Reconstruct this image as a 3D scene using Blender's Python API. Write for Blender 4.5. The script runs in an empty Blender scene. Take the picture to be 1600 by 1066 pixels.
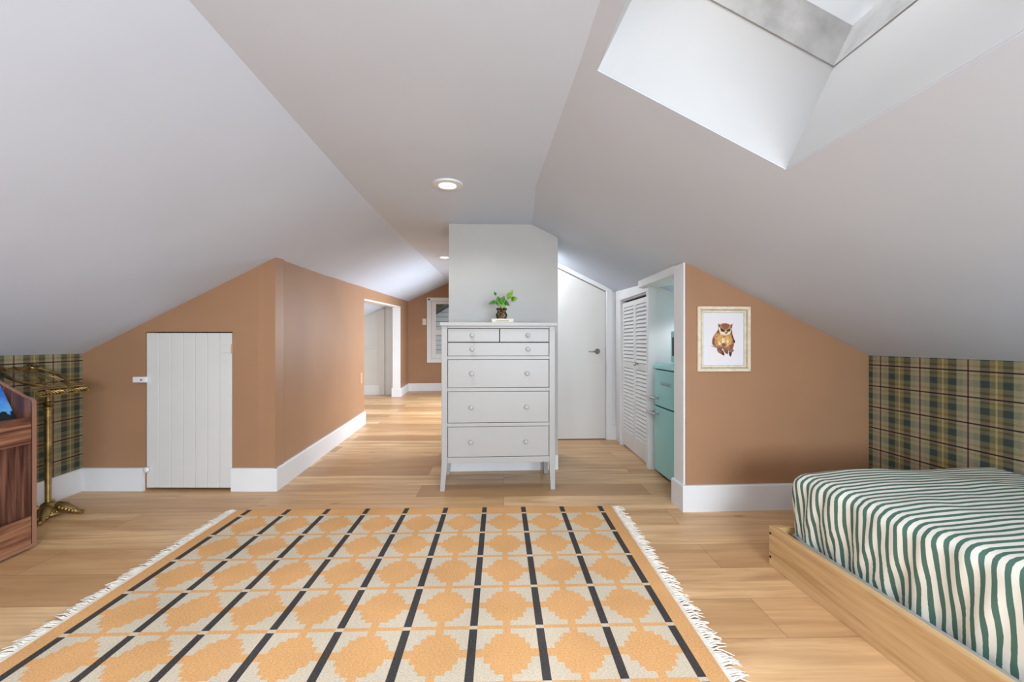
import bpy, bmesh, math, random
from mathutils import Vector, Matrix, noise
R = math.radians
random.seed(4)
SC = bpy.context.scene
COL = SC.collection

# ------------------------------------------------------------------ camera
cam = bpy.data.cameras.new('camera'); camo = bpy.data.objects.new('camera', cam); COL.objects.link(camo)
cam.sensor_width = 36; cam.lens = 36*660/1600; cam.clip_start = .02
camo.location = (0, 0, 1.15); camo.rotation_euler = (R(90), 0, -math.atan(36/660))
SC.camera = camo
# ------------------------------------------------------------------ exposure
SC.view_settings.view_transform = 'Standard'; SC.view_settings.look = 'None'
SC.view_settings.gamma = 1; SC.view_settings.use_curve_mapping = False
SC.view_settings.exposure = 0.22
# ------------------------------------------------------------------ sky
W = bpy.data.worlds.new('sky'); SC.world = W; W.use_nodes = True
bg = W.node_tree.nodes['Background']; bg.inputs[0].default_value = (.93, .96, 1, 1); bg.inputs[1].default_value = .6
# ------------------------------------------------------------------ skylight daylight, and added lamps at unseen openings
def area(name, loc, rot, sx, sy, power, col=(1, 1, 1), spread=180):
    l = bpy.data.lights.new(name, 'AREA'); l.shape = 'RECTANGLE'; l.size = sx; l.size_y = sy
    l.energy = power; l.color = col; l.spread = R(spread)
    o = bpy.data.objects.new(name, l); COL.objects.link(o); o.location = loc; o.rotation_euler = rot
    return o
area('fill_light_back', (.75, -2.15, 1.20), (R(80), 0, R(40)), 2.4, .9, 215, (.76, .88, 1))  # unseen source added behind the camera as room fill
area('daylight_skylight', (.45, 1.00, 3.05), (0, R(-32), 0), .9, 1.0, 42, (.95, .97, 1))
area('fill_light_side', (.62, 7.0, 1.35), (0, R(64), 0), 1.1, 2.4, 100, (.80, .90, 1), 140)  # unseen source added to light the passage wall
area('fill_light_attic', (-3.75, 7.2, 1.0), (0, R(-90), 0), .7, 1.6, 22, (1, .97, .93))  # unseen source added to light the attic room

# ------------------------------------------------------------------ materials
def lin(c):
    return tuple(((v/255)/12.92 if v/255 <= .04045 else ((v/255+.055)/1.055)**2.4) for v in c)+(1,)
class Mat:
    def __init__(s, name, rough=.6, metal=0, spec=.5):
        s.m = bpy.data.materials.new(name); s.m.use_nodes = True
        s.t = s.m.node_tree; s.b = s.t.nodes['Principled BSDF']
        s.b.inputs['Roughness'].default_value = rough; s.b.inputs['Metallic'].default_value = metal
        s.b.inputs['Specular IOR Level'].default_value = spec
    def n(s, typ, **kw):
        nd = s.t.nodes.new(typ)
        for k, v in kw.items(): setattr(nd, k, v)
        return nd
    def l(s, a, b): s.t.links.new(a, b)
    def coord(s, scale=(1, 1, 1), rot=(0, 0, 0), loc=(0, 0, 0), kind='Object'):
        tc = s.n('ShaderNodeTexCoord'); mp = s.n('ShaderNodeMapping')
        mp.inputs['Scale'].default_value = scale; mp.inputs['Rotation'].default_value = rot; mp.inputs['Location'].default_value = loc
        s.l(tc.outputs[kind], mp.inputs[0]); return mp.outputs[0]
    def noise(s, vec, scale, detail=4, rough=.5, dist=0):
        n = s.n('ShaderNodeTexNoise'); n.inputs['Scale'].default_value = scale; n.inputs['Detail'].default_value = detail
        n.inputs['Roughness'].default_value = rough; n.inputs['Distortion'].default_value = dist
        s.l(vec, n.inputs['Vector']); return n.outputs['Fac']
    def ramp(s, fac, stops, interp='LINEAR'):
        r = s.n('ShaderNodeValToRGB'); cr = r.color_ramp; cr.interpolation = interp
        while len(cr.elements) < len(stops): cr.elements.new(.5)
        for e, (p, c) in zip(cr.elements, stops): e.position = p; e.color = c if len(c) == 4 else lin(c)
        s.l(fac, r.inputs[0]); return r.outputs[0]
    def mix(s, fac, a, b, blend='MIX'):
        m = s.n('ShaderNodeMix', data_type='RGBA', blend_type=blend)
        for v, i in ((fac, 0), (a, 6), (b, 7)):
            if hasattr(v, 'links'): s.l(v, m.inputs[i])
            else: m.inputs[i].default_value = v
        return m.outputs[2]
    def math(s, op, a, b=None, c=None):
        m = s.n('ShaderNodeMath', operation=op)
        for i, v in enumerate((a, b, c)):
            if v is None: continue
            if hasattr(v, 'links'): s.l(v, m.inputs[i])
            else: m.inputs[i].default_value = v
        return m.outputs[0]
    def base(s, c):
        if hasattr(c, 'links'): s.l(c, s.b.inputs['Base Color'])
        else: s.b.inputs['Base Color'].default_value = c
    def bump(s, h, strength=.2, dist=.01):
        b = s.n('ShaderNodeBump'); b.inputs['Strength'].default_value = strength; b.inputs['Distance'].default_value = dist
        s.l(h, b.inputs['Height']); s.l(b.outputs[0], s.b.inputs['Normal'])

def paint(name, c, rough=.6, var=.03, bump=.06, scale=3, spec=.4, metal=0):
    m = Mat(name, rough, metal, spec); v = m.coord()
    f = m.noise(v, scale, 5)
    lo = tuple(x*(1-var) for x in c); hi = tuple(min(255, x*(1+var)) for x in c)
    m.base(m.ramp(f, [(.3, lo), (.7, hi)])); m.bump(m.noise(v, 60, 2), bump, .004)
    return m.m
def wood(name, dark, mid, light, axis, scale=1, rough=.45, contrast=(.3, .5, .72)):
    """grain runs along axis 0, 1 or 2"""
    m = Mat(name, rough); st = [14, 14, 14]; st[axis] = .9
    v = m.coord(tuple(a*scale for a in st))
    f = m.noise(v, 1.6, 6, .6, .6)
    st2 = [90, 90, 90]; st2[axis] = 2.5
    g = m.noise(m.coord(tuple(a*scale for a in st2)), 1, 3)
    k = m.math('ADD', m.math('MULTIPLY', f, .75), m.math('MULTIPLY', g, .25))
    m.base(m.ramp(k, [(contrast[0], dark), (contrast[1], mid), (contrast[2], light)])); m.bump(g, .06, .002)
    return m.m

M = {}
M['ceiling'] = paint('ceiling_paint', (205, 215, 231), .55, .012, .05, 1.5)
M['white'] = paint('white_trim_paint', (226, 226, 226), .42, .012, .04)
M['white_warm'] = paint('white_door_paint', (214, 211, 206), .42, .012, .03)
M['brown'] = paint('brown_wall_paint', (164, 124, 93), .42, .025, .10, 2)
M['chimney'] = paint('pale_grey_wall_paint', (182, 179, 174), .6, .015, .05)
M['dresser'] = paint('dresser_white_lacquer', (170, 167, 163), .38, .01, .01)
M['gap'] = paint('dark_gap', (40, 38, 36), .9, .02, 0)  # near-black for the gasket and for shade painted into gaps
M['curb'] = paint('skylight_curb_grey', (168, 168, 168), .8, .10, .25, 9)
M['shaft'] = paint('skylight_shaft_paint', (184, 184, 184), .6, .01, .05)
M['plate'] = paint('plate_plastic', (226, 214, 196), .4, .01, 0)
M['plate_tan'] = paint('tan_plate_plastic', (196, 158, 124), .4, .01, 0)
M['black'] = paint('black_plastic', (24, 24, 24), .4, .02, 0)
M['aqua'] = paint('aqua_enamel', (146, 206, 205), .22, .01, .0, 2, .5)
M['chrome'] = paint('chrome', (205, 205, 205), .18, .02, 0, 3, .5, 1)
M['nickel'] = paint('satin_nickel', (150, 146, 138), .3, .03, 0, 3, .5, 1)
M['brass'] = paint('aged_brass', (158, 134, 86), .42, .25, .15, 18, .5, 1)
M['brass_dark'] = paint('dark_aged_brass', (120, 98, 60), .42, .35, .2, 25, .5, 1)
M['cream_frame'] = paint('cream_frame_paint', (224, 208, 184), .5, .06, .2, 30)
M['mat_board'] = paint('mat_board', (224, 224, 228), .7, .01, 0)
M['paper'] = paint('print_paper', (228, 222, 224), .7, .01, 0)
M['leaf'] = paint('pothos_leaf', (58, 108, 30), .35, .30, .1, 40)
M['leaf_light'] = paint('pothos_leaf_light', (104, 140, 42), .35, .25, .1, 40)
M['stem'] = paint('plant_stem', (104, 132, 56), .5, .1, 0)
M['roots'] = paint('roots_and_pebbles', (92, 62, 38), .7, .45, .5, 60)
M['book_cream'] = paint('cream_book_cover', (220, 208, 190), .6, .03, 0)
M['ink'] = paint('faint_ink', (128, 118, 106), .7, .02, 0)
M['pages'] = paint('book_pages', (222, 214, 200), .8, .04, .1, 60)
M['fringe'] = paint('rug_fringe_wool', (226, 218, 204), .9, .06, .1, 40)
M['mirror_dark'] = paint('dark_oven_window', (28, 34, 36), .12, .02, 0)
M['grey_binding'] = paint('grey_mattress_binding', (150, 154, 152), .7, .05, .1)
M['foliage'] = paint('tree_foliage', (96, 92, 34), .8, .55, .3, 3)
M['bark'] = paint('tree_bark', (84, 64, 44), .9, .2, .3, 8)
M['roof'] = paint('dark_shingles', (74, 66, 58), .9, .15, .3, 6)

# wood plank floor, boards run across the room
def floor_mat():
    m = Mat('oak_plank_floor', .42, 0, .45)
    v = m.coord(rot=(0, 0, R(2)), loc=(0, -.0985+.2525*20, 0))
    def brick(c1, c2, mort, ms):
        br = m.n('ShaderNodeTexBrick'); br.offset = .37; br.offset_frequency = 2; br.squash = 1
        br.inputs['Scale'].default_value = 1; br.inputs['Brick Width'].default_value = 1.75
        br.inputs['Row Height'].default_value = .2525; br.inputs['Mortar Size'].default_value = ms
        br.inputs['Mortar Smooth'].default_value = .3; br.inputs['Bias'].default_value = 0
        br.inputs['Color1'].default_value = c1; br.inputs['Color2'].default_value = c2; br.inputs['Mortar'].default_value = mort
        m.l(v, br.inputs['Vector']); return br
    br = brick((0, 0, 0, 1), (1, 1, 1, 1), (.5, .5, .5, 1), 0)
    cb = m.ramp(br.outputs['Color'], [(.0, (180, 138, 96)), (.3, (214, 170, 122)), (.65, (234, 192, 142)), (1, (246, 208, 160))])
    # each board its own stretch of grain
    off = m.math('MULTIPLY', br.outputs['Color'], 37)
    comb = m.n('ShaderNodeCombineXYZ'); m.l(off, comb.inputs[2])
    va = m.n('ShaderNodeVectorMath', operation='ADD'); m.l(v, va.inputs[0]); m.l(comb.outputs[0], va.inputs[1])
    def st(x, y):
        mp = m.n('ShaderNodeMapping'); mp.inputs['Scale'].default_value = (x, y, 1); m.l(va.outputs[0], mp.inputs[0]); return mp.outputs[0]
    g1 = m.noise(st(.55, 5.5), 2.0, 5, .55, .8)
    g2 = m.noise(st(2, 60), 1.0, 4, .6, .2)
    mm = m.math('MULTIPLY', m.ramp(g1, [(.36, (0, 0, 0, 1)), (.68, (1, 1, 1, 1))]), .8)
    c = m.mix(mm, cb, lin((178, 134, 92)))
    c = m.mix(m.math('MULTIPLY', m.ramp(g2, [(.40, (0, 0, 0, 1)), (.75, (1, 1, 1, 1))]), .35), c, lin((166, 122, 80)))
    kn = m.noise(st(2.2, 7), 1.6, 2, .4)
    c = m.mix(m.math('MULTIPLY', m.ramp(kn, [(.70, (0, 0, 0, 1)), (.80, (1, 1, 1, 1))]), .55), c, lin((112, 74, 46)))
    b2 = brick((0, 0, 0, 1), (0, 0, 0, 1), (1, 1, 1, 1), .0016)
    c = m.mix(m.math('MULTIPLY', b2.outputs['Fac'], .6), c, lin((92, 62, 38)))
    m.base(c); m.bump(g2, .05, .002)
    m.b.inputs['Roughness'].default_value = .38
    return m.m
M['floor'] = floor_mat()

def plaid(name, uphase, vphase, P=.26, Q=.1433):
    m = Mat(name, .75, 0, .25)
    tc = m.n('ShaderNodeTexCoord'); sp = m.n('ShaderNodeSeparateXYZ'); m.l(tc.outputs['Object'], sp.inputs[0])
    u = m.math('FRACT', m.math('DIVIDE', m.math('ADD', sp.outputs[1], 26*P-uphase+P/2), P))   # .5 = centre of the dark pair
    w = m.math('FRACT', m.math('DIVIDE', m.math('ADD', sp.outputs[2], 20*Q-vphase), Q))       # 0 = black line
    TA, OL, TE, GR, YE, DK = (172, 152, 130), (126, 114, 70), (80, 98, 94), (150, 146, 116), (188, 168, 112), (42, 46, 42)
    cu = m.ramp(u, [(0, TA), (.10, GR), (.22, DK), (.39, OL), (.478, TA), (.487, YE), (.513, OL), (.61, DK), (.78, GR), (.90, TA)], 'CONSTANT')
    cw = m.ramp(w, [(0, TA), (.14, OL), (.24, GR), (.40, TE), (.66, GR), (.80, OL), (.88, TA)], 'CONSTANT')
    c = m.mix(.38, cu, cw)
    lu = m.math('LESS_THAN', m.math('ABSOLUTE', m.math('SUBTRACT', m.math('FRACT', m.math('ADD', u, .5)), .5)), .017)
    lw = m.math('LESS_THAN', m.math('ABSOLUTE', m.math('SUBTRACT', m.math('FRACT', m.math('ADD', w, .5)), .5)), .028)
    c = m.mix(m.math('MULTIPLY', lu, .8), c, lin((30, 20, 18)))
    c = m.mix(m.math('MULTIPLY', lw, .92), c, lin((18, 10, 8)))
    v = m.coord()
    c = m.mix(.25, c, m.ramp(m.noise(v, 220, 2), [(.3, (60, 60, 50)), (.7, (180, 170, 140))]), 'OVERLAY')
    m.base(c); m.bump(m.noise(v, 300, 1), .15, .002); return m.m
M['plaid_r'] = plaid('plaid_wallpaper_right', 2.052, .986)
M['plaid_l'] = plaid('plaid_wallpaper_left', 3.327, .999, .268, .1433)

def sheet_mat():
    m = Mat('striped_sheet_cotton', .8, 0, .2)
    tc = m.n('ShaderNodeTexCoord'); sp = m.n('ShaderNodeSeparateXYZ'); m.l(tc.outputs['UV'], sp.inputs[0])
    f = m.math('FRACT', m.math('MULTIPLY', sp.outputs[0], 1/.0330))
    s = m.math('LESS_THAN', f, .46)
    v = m.coord()
    c = m.mix(s, lin((230, 226, 214)), lin((80, 112, 99)))
    m.base(c); m.bump(m.noise(v, 400, 1), .1, .001); return m.m
M['sheet'] = sheet_mat()

def rug_mat(name, c, v=.12):
    m = Mat(name, .95, 0, .1); vec = m.coord((130, 260, 1))
    f = m.noise(vec, 1, 2); g = m.noise(m.coord(), 3, 3)
    lo = tuple(x*(1-v) for x in c); hi = tuple(min(255, x*(1+v)) for x in c)
    m.base(m.ramp(m.math('ADD', m.math('MULTIPLY', f, .7), m.math('MULTIPLY', g, .3)), [(.3, lo), (.7, hi)]))
    m.bump(f, .4, .003); return m.m
M['rug_o'] = rug_mat('rug_ochre', (214, 162, 108)); M['rug_c'] = rug_mat('rug_cream', (204, 189, 166)); M['rug_k'] = rug_mat('rug_charcoal', (66, 62, 60), .3)

M['oak_y'] = wood('light_oak_along_y', (168, 128, 84), (204, 166, 118), (220, 186, 138), 1, 1.2)
M['oak_x'] = wood('light_oak_along_x', (164, 122, 74), (196, 156, 104), (212, 176, 124), 0, 1.2)
M['walnut_y'] = wood('walnut_along_y', (74, 40, 28), (124, 80, 58), (156, 108, 80), 1, 1.1, .4, (.40, .5, .61))
M['walnut_z'] = wood('walnut_along_z', (64, 36, 26), (104, 66, 50), (140, 94, 74), 2, 1.1, .4, (.42, .52, .64))
M['walnut_edge'] = paint('walnut_edge_band', (148, 106, 86), .45, .06, 0)

def siding(name, c):
    m = Mat(name, .7); tc = m.n('ShaderNodeTexCoord'); sp = m.n('ShaderNodeSeparateXYZ'); m.l(tc.outputs['Object'], sp.inputs[0])
    f = m.math('FRACT', m.math('DIVIDE', sp.outputs[2], .16))
    m.base(m.mix(m.math('LESS_THAN', f, .12), lin(c), lin((120, 122, 122)))); m.bump(f, .6, .02); return m.m
M['siding'] = siding('grey_clapboard', (196, 200, 200))

def glass(name, tint=(1, 1, 1, 1), rough=0):
    m = Mat(name, rough); b = m.b; b.inputs['Base Color'].default_value = tint
    b.inputs['Transmission Weight'].default_value = 1; b.inputs['IOR'].default_value = 1.45
    # clear panes let light straight through
    tr = m.n('ShaderNodeBsdfTransparent'); tr.inputs[0].default_value = tint; gl = m.n('ShaderNodeBsdfGlossy'); gl.inputs['Roughness'].default_value = .03
    fr = m.n('ShaderNodeFresnel'); fr.inputs[0].default_value = 1.3
    mx = m.n('ShaderNodeMixShader'); m.l(fr.outputs[0], mx.inputs[0]); m.l(tr.outputs[0], mx.inputs[1]); m.l(gl.outputs[0], mx.inputs[2])
    m.l(mx.outputs[0], m.t.nodes['Material Output'].inputs[0]); return m.m
M['glass'] = glass('window_glass', (.97, .98, .98, 1))
M['jar_glass'] = glass('jar_glass', (.86, .80, .72, 1))
def dome_mat():
    m = Mat('acrylic_dome', .4)
    tr = m.n('ShaderNodeBsdfTransparent'); tr.inputs[0].default_value = (.95, .95, .95, 1)
    tl = m.n('ShaderNodeBsdfTranslucent'); tl.inputs[0].default_value = (.95, .95, .95, 1)
    mx = m.n('ShaderNodeMixShader'); mx.inputs[0].default_value = .4; m.l(tr.outputs[0], mx.inputs[1]); m.l(tl.outputs[0], mx.inputs[2])
    m.l(mx.outputs[0], m.t.nodes['Material Output'].inputs[0]); return m.m
M['dome'] = dome_mat()
def emit(name, c, s):
    m = Mat(name); m.b.inputs['Emission Color'].default_value = c; m.b.inputs['Emission Strength'].default_value = s; return m.m
M['lamp'] = emit('lit_lens', (1, .98, .95, 1), 6)

# ------------------------------------------------------------------ mesh helpers
class MB:
    def __init__(s, T=None): s.v = []; s.f = []; s.mi = []; s.T = T or Matrix.Identity(4); s.uv = None
    def add(s, vs, fs, mi=0):
        k = len(s.v); s.v += [s.T @ Vector(p) for p in vs]
        s.f += [tuple(i+k for i in f) for f in fs]; s.mi += [mi]*len(fs); return s
    def box(s, a, b, mi=0):
        x0, y0, z0 = (min(p, q) for p, q in zip(a, b)); x1, y1, z1 = (max(p, q) for p, q in zip(a, b))
        return s.add([(x0, y0, z0), (x1, y0, z0), (x1, y1, z0), (x0, y1, z0), (x0, y0, z1), (x1, y0, z1), (x1, y1, z1), (x0, y1, z1)],
                     [(0, 3, 2, 1), (4, 5, 6, 7), (0, 1, 5, 4), (1, 2, 6, 5), (2, 3, 7, 6), (3, 0, 4, 7)], mi)
    def prism(s, poly, d, mi=0):
        """poly: list of 3d points, extruded by vector d"""
        n = len(poly); d = Vector(d); vs = [Vector(p) for p in poly]
        return s.add([*vs, *[p+d for p in vs]], [tuple(range(n))[::-1], tuple(range(n, 2*n))]+[(i, (i+1) % n, n+(i+1) % n, n+i) for i in range(n)], mi)
    def tube(s, pts, r, n=8, mi=0, closed=False):
        pts = [Vector(p) for p in pts]; N = len(pts); rr = r if isinstance(r, (list, tuple)) else [r]*N
        vs = []; fs = []; up = None
        for i, p in enumerate(pts):
            a = pts[(i-1) % N] if (i > 0 or closed) else p; b = pts[(i+1) % N] if (i < N-1 or closed) else p
            t = (b-a).normalized()
            if up is None: up = Vector((0, 0, 1)) if abs(t.z) < .9 else Vector((1, 0, 0))
            x = t.cross(up).normalized(); y = x.cross(t).normalized(); up = y
            for k in range(n):
                an = 2*math.pi*k/n; vs.append(p+x*math.cos(an)*rr[i]+y*math.sin(an)*rr[i])
        for i in range(N if closed else N-1):
            j = (i+1) % N
            for k in range(n): fs.append((i*n+k, i*n+(k+1) % n, j*n+(k+1) % n, j*n+k))
        if not closed: fs += [tuple(range(n))[::-1], tuple((N-1)*n+k for k in range(n))]
        return s.add(vs, fs, mi)
    def lathe(s, prof, c=(0, 0, 0), n=24, axis='z', mi=0, cap=True):
        vs = []; fs = []; c = Vector(c)
        for (r, h) in prof:
            for k in range(n):
                a = 2*math.pi*k/n; x, y = r*math.cos(a), r*math.sin(a)
                vs.append(c+Vector({'z': (x, y, h), 'y': (x, h, y), 'x': (h, x, y)}[axis]))
        N = len(prof)
        for i in range(N-1):
            for k in range(n): fs.append((i*n+k, i*n+(k+1) % n, (i+1)*n+(k+1) % n, (i+1)*n+k))
        if cap: fs += [tuple(range(n))[::-1], tuple((N-1)*n+k for k in range(n))]
        return s.add(vs, fs, mi)
    def sphere(s, c, r, n=12, mi=0, sc=(1, 1, 1)):
        vs = []; fs = []; m = n//2+1
        for i in range(m+1):
            th = math.pi*i/m
            for k in range(n):
                a = 2*math.pi*k/n; vs.append((c[0]+r*sc[0]*math.sin(th)*math.cos(a), c[1]+r*sc[1]*math.sin(th)*math.sin(a), c[2]+r*sc[2]*math.cos(th)))
        for i in range(m):
            for k in range(n): fs.append((i*n+k, (i+1)*n+k, (i+1)*n+(k+1) % n, i*n+(k+1) % n))
        return s.add(vs, fs, mi)
    def build(s, name, mat, parent=None, bevel=0, smooth=False, local=False, seg=2, **props):
        off = Vector((0, 0, 0))
        if parent is not None and not local:
            p = parent
            while p is not None: off += p.location; p = p.parent
        me = bpy.data.meshes.new(name); me.from_pydata([tuple(p-off) for p in s.v], [], s.f)
        mats = mat if isinstance(mat, (list, tuple)) else [mat]
        for m in mats: me.materials.append(m)
        if len(mats) > 1: me.polygons.foreach_set('material_index', s.mi)
        bm = bmesh.new(); bm.from_mesh(me)
        if smooth: bmesh.ops.remove_doubles(bm, verts=bm.verts, dist=1e-6)
        bmesh.ops.recalc_face_normals(bm, faces=bm.faces); bm.to_mesh(me); bm.free()
        o = bpy.data.objects.new(name, me); COL.objects.link(o)
        if parent is not None: o.parent = parent
        if smooth:
            me.polygons.foreach_set('use_smooth', [True]*len(me.polygons))
        if smooth == 'angle' or bevel:
            me.polygons.foreach_set('use_smooth', [True]*len(me.polygons))
            if hasattr(me, 'set_sharp_from_angle'): me.set_sharp_from_angle(angle=R(40))
        if bevel:
            b = o.modifiers.new('bevel', 'BEVEL'); b.width = bevel; b.segments = seg; b.limit_method = 'ANGLE'; b.angle_limit = R(50); b.harden_normals = True
        for k, v in props.items(): o[k] = v
        return o
def thing(name, label, cat, loc, rotz=0, group=None):
    o = bpy.data.objects.new(name, None); COL.objects.link(o); o.location = loc; o.rotation_euler = (0, 0, rotz); o.empty_display_size = .1
    o['label'] = label; o['category'] = cat
    if group: o['group'] = group
    return o
def struct(mb, name, mat, label, cat, **k):
    o = mb.build(name, mat, **k); o['kind'] = 'structure'; o['label'] = label; o['category'] = cat; return o
def sroot(name, label, cat, loc):
    o = thing(name, label, cat, loc); o['kind'] = 'structure'; return o
def frame(p0, p1):
    """local x along p0->p1, local y to its left, z up"""
    d = Vector((p1[0]-p0[0], p1[1]-p0[1], 0)); a = math.atan2(d.y, d.x)
    return Matrix.Translation((p0[0], p0[1], 0)) @ Matrix.Rotation(a, 4, 'Z'), d.length
def copy_tree(o, parent=None):
    c = o.copy(); COL.objects.link(c); c.parent = parent
    for ch in list(o.children): copy_tree(ch, c)
    return c

# ------------------------------------------------------------------ the shell
YF = 9.85
Ys = [-1.75, .30, 1.517, 2.80, 3.34, 4.07, 4.84, 5.68, 6.77, 8.0, 9.1, 10.2]
def interp(y, tab):
    if y <= tab[0][0]: return tab[0][1]
    for (a, va), (b, vb) in zip(tab, tab[1:]):
        if y <= b: return va+(vb-va)*(y-a)/(b-a)
    return tab[-1][1]
hL = lambda y: interp(y, [(-1.75, 2.154), (2.9, 2.158), (3.34, 2.170), (4.07, 2.202), (5.68, 2.283), (6.77, 2.341), (9.1, 2.464), (10.2, 2.53)])
hR = lambda y: interp(y, [(1.7, 2.165), (3.75, 2.185), (4.84, 2.235), (10.2, 2.56)])
off = lambda y: interp(y, [(2.8, 0), (3.75, .05), (4.84, .115), (10.2, .44)])
HX0, HX1, HY0, HY1 = .393, 1.104, .30, 1.517
def rslope(x, y): return 1.04+off(y)+.485*(2.65-x)
def xr(y): return 2.65-(hR(y)-1.04-off(y))/.485
def wall_line(y): return (-1.64-.222*(y-3.34)/6.51, 1.78+.285*(y-3.34)/6.51)
def lslope(x, y):
    if y <= 3.34:
        return hL(y)+(x+.885)*.5
    xw, hw = wall_line(y); return hw+(x-xw)*(hL(y)-hw)/(-.885-xw)

cm = MB(); rows = []
for y in Ys:
    xl = -3.3 if y <= 3.34 else -3.85
    r = [(xl, y, lslope(xl, y)), ((xl-.885)/2, y, lslope((xl-.885)/2, y)), (-.885, y, hL(y)), (xr(y), y, hR(y)), (max(HX0, xr(y)+.005), y, rslope(max(HX0, xr(y)+.005), y)), (HX1, y, rslope(HX1, y)), (2.85, y, rslope(2.85, y))]
    rows.append(r)
vs = [p for r in rows for p in r]; n = 7; fs = []
for i in range(len(Ys)-1):
    for j in range(n-1):
        if j == 4 and i == 1: continue
        fs.append((i*n+j, i*n+j+1, (i+1)*n+j+1, (i+1)*n+j))
nv_ = len(vs); vs2 = [((x+.02177, y, z+.0449) if q_ % n >= 4 else (x, y, z+.05)) for q_, (x, y, z) in enumerate(vs)]; edges = {}
for f_ in fs:
    for p_, q_ in zip(f_, f_[1:]+f_[:1]): edges[(p_, q_)] = 1
side_ = [(q_, p_, p_+nv_, q_+nv_) for (p_, q_) in edges if (q_, p_) not in edges]
cm.add(vs+vs2, fs+[tuple(i+nv_ for i in f_) for f_ in fs]+side_)
ceil_ = struct(cm, 'ceiling', M['ceiling'], 'pale grey painted attic ceiling with two slopes and a flat strip', 'ceiling')
ceil_.data.polygons.foreach_set('use_smooth', [True]*len(ceil_.data.polygons)); ceil_.data.set_sharp_from_angle(angle=R(17))

struct(MB().box((-4.2, -2.0, -.1), (3.0, 10.3, 0)), 'floor', M['floor'], 'light oak plank floor', 'floor')

KL0, KL1 = (-2.78, -1.75), (-3.132, 3.43)
G0, G1 = (-3.132, 3.43), (-1.64, 3.34)
C1 = (-1.862, YF)
def cor(y): return wall_line(y)[0]
TG, LG = frame(G0, G1)

# left knee wall (plaid); object origin at world origin so the pattern follows Y and Z
kw = MB().prism([(KL0[0], KL0[1], 0), (KL1[0], KL1[1]+.1, 0), (KL1[0]-.1, KL1[1]+.1, 0), (KL0[0]-.1, KL0[1], 0)], (0, 0, 1.30))
struct(kw, 'wall_left', M['plaid_l'], 'low knee wall papered in olive and teal plaid behind the brass stand', 'wall')
# left gable wall (brown) with the hatch opening u .494..1.166, z 0.01..1.22
DU0, DU1, DZ = .494, 1.166, 1.22
def topz(u):  # ceiling over gable wall, plus a little into the slab
    p = TG @ Vector((u, 0, 0)); return lslope(p.x, 3.34)+.03
g = MB(TG)
def gpiece(u0, u1, z0, v1=.12):
    g.prism([(u0, 0, z0), (u1, 0, z0), (u1, 0, topz(u1)), (u0, 0, topz(u0))], (0, v1, 0))
gpiece(-.02, DU0, 0); gpiece(DU0, DU1, DZ); gpiece(DU1, LG, 0)
struct(g, 'wall_left_gable', M['brown'], 'brown painted wall around the low plank hatch', 'wall')
# corridor wall with the wide opening
c = MB(); OY0, OY1 = 5.967, 8.83
def cpiece(y0, y1, z0, z0b=None):
    x0, x1 = cor(y0), cor(y1)
    a = [(x0, y0, z0), (x1, y1, z0 if z0b is None else z0b), (x1, y1, wall_line(y1)[1]+.03), (x0, y0, wall_line(y0)[1]+.03)]
    c.prism(a, (-.13, 0, 0))
cpiece(3.345, OY0, 0); cpiece(OY0, OY1, 1.735, 1.86); cpiece(OY1, YF, 0)
struct(c, 'wall_corridor', M['brown'], 'long brown passage wall with a wide opening', 'wall')
# far wall with window opening
WX0, WX1, WZ0, WZ1 = -1.33, -.50, .74, 2.07
f = MB()
f.box((-2.1, YF, 0), (WX0, YF+.12, 2.75)); f.box((WX0, YF, 0), (WX1, YF+.12, WZ0)); f.box((WX0, YF, WZ1), (WX1, YF+.12, 2.75)); f.box((WX1, YF, 0), (.45, YF+.12, 2.75))
struct(f, 'wall_far', M['brown'], 'brown wall at the far end around the white window', 'wall')
# side wall of the far passage, unseen opening added to let light in
s = MB(); s.box((.32, 4.96, 0), (.42, 5.7, 2.8)); s.box((.32, 8.3, 0), (.42, YF, 2.8)); s.box((.32, 5.7, 0), (.42, 8.3, .75)); s.box((.32, 5.7, 1.95), (.42, 8.3, 2.8))
struct(s, 'wall_passage_right', M['brown'], 'brown wall of the far passage hidden behind the chimney', 'wall')
# wall with the white door
d = MB(); DX0, DX1 = .60, 1.362
d.box((-.0, 4.86, 0), (DX0, 4.96, 2.5)); d.prism([(DX1, 4.86, 0), (1.60, 4.86, 0), (1.60, 4.86, 2.2), (DX1, 4.86, 2.3)], (0, .1, 0))
d.prism([(DX0, 4.86, 2.095), (DX1, 4.86, 1.73), (DX1, 4.86, 2.3), (DX0, 4.86, 2.5)], (0, .1, 0))
d.box((.0, 4.86, 0), (.10, 4.96, 2.5))
struct(d, 'wall_stair', M['white'], 'white wall framing the sloped-top door', 'wall')
# closet wall line
K0, K1 = (1.44, 3.70), (1.475, 4.86); TK, LK = frame(K0, K1)   # local y points to -X
LU0, LU1, LZ = .06, .90, 1.60
k = MB(TK)
k.box((0, -.08, 0), (LU0, 0, LZ)); k.box((LU1, -.08, 0), (LK, 0, 1.95)); k.prism([(0, 0, LZ), (LU1, 0, LZ), (LU1, 0, 1.95), (0, 0, 1.95)], (0, -.08, 0))
k.box((0, -1.1, 0), (.07, -.08, 1.95))
struct(k, 'wall_closet', M['white'], 'white closet wall around the louvred doors', 'wall')
b = MB(TK).box((-.0, -1.13, 0), (LK, -1.05, 1.9)); struct(b, 'wall_closet_back', M['white'], 'white back of the closet', 'wall')
# alcove back
struct(MB().box((2.10, 2.93, 0), (2.20, 3.72, 1.7)), 'wall_alcove', M['white'], 'white back of the refrigerator alcove', 'wall')
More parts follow.
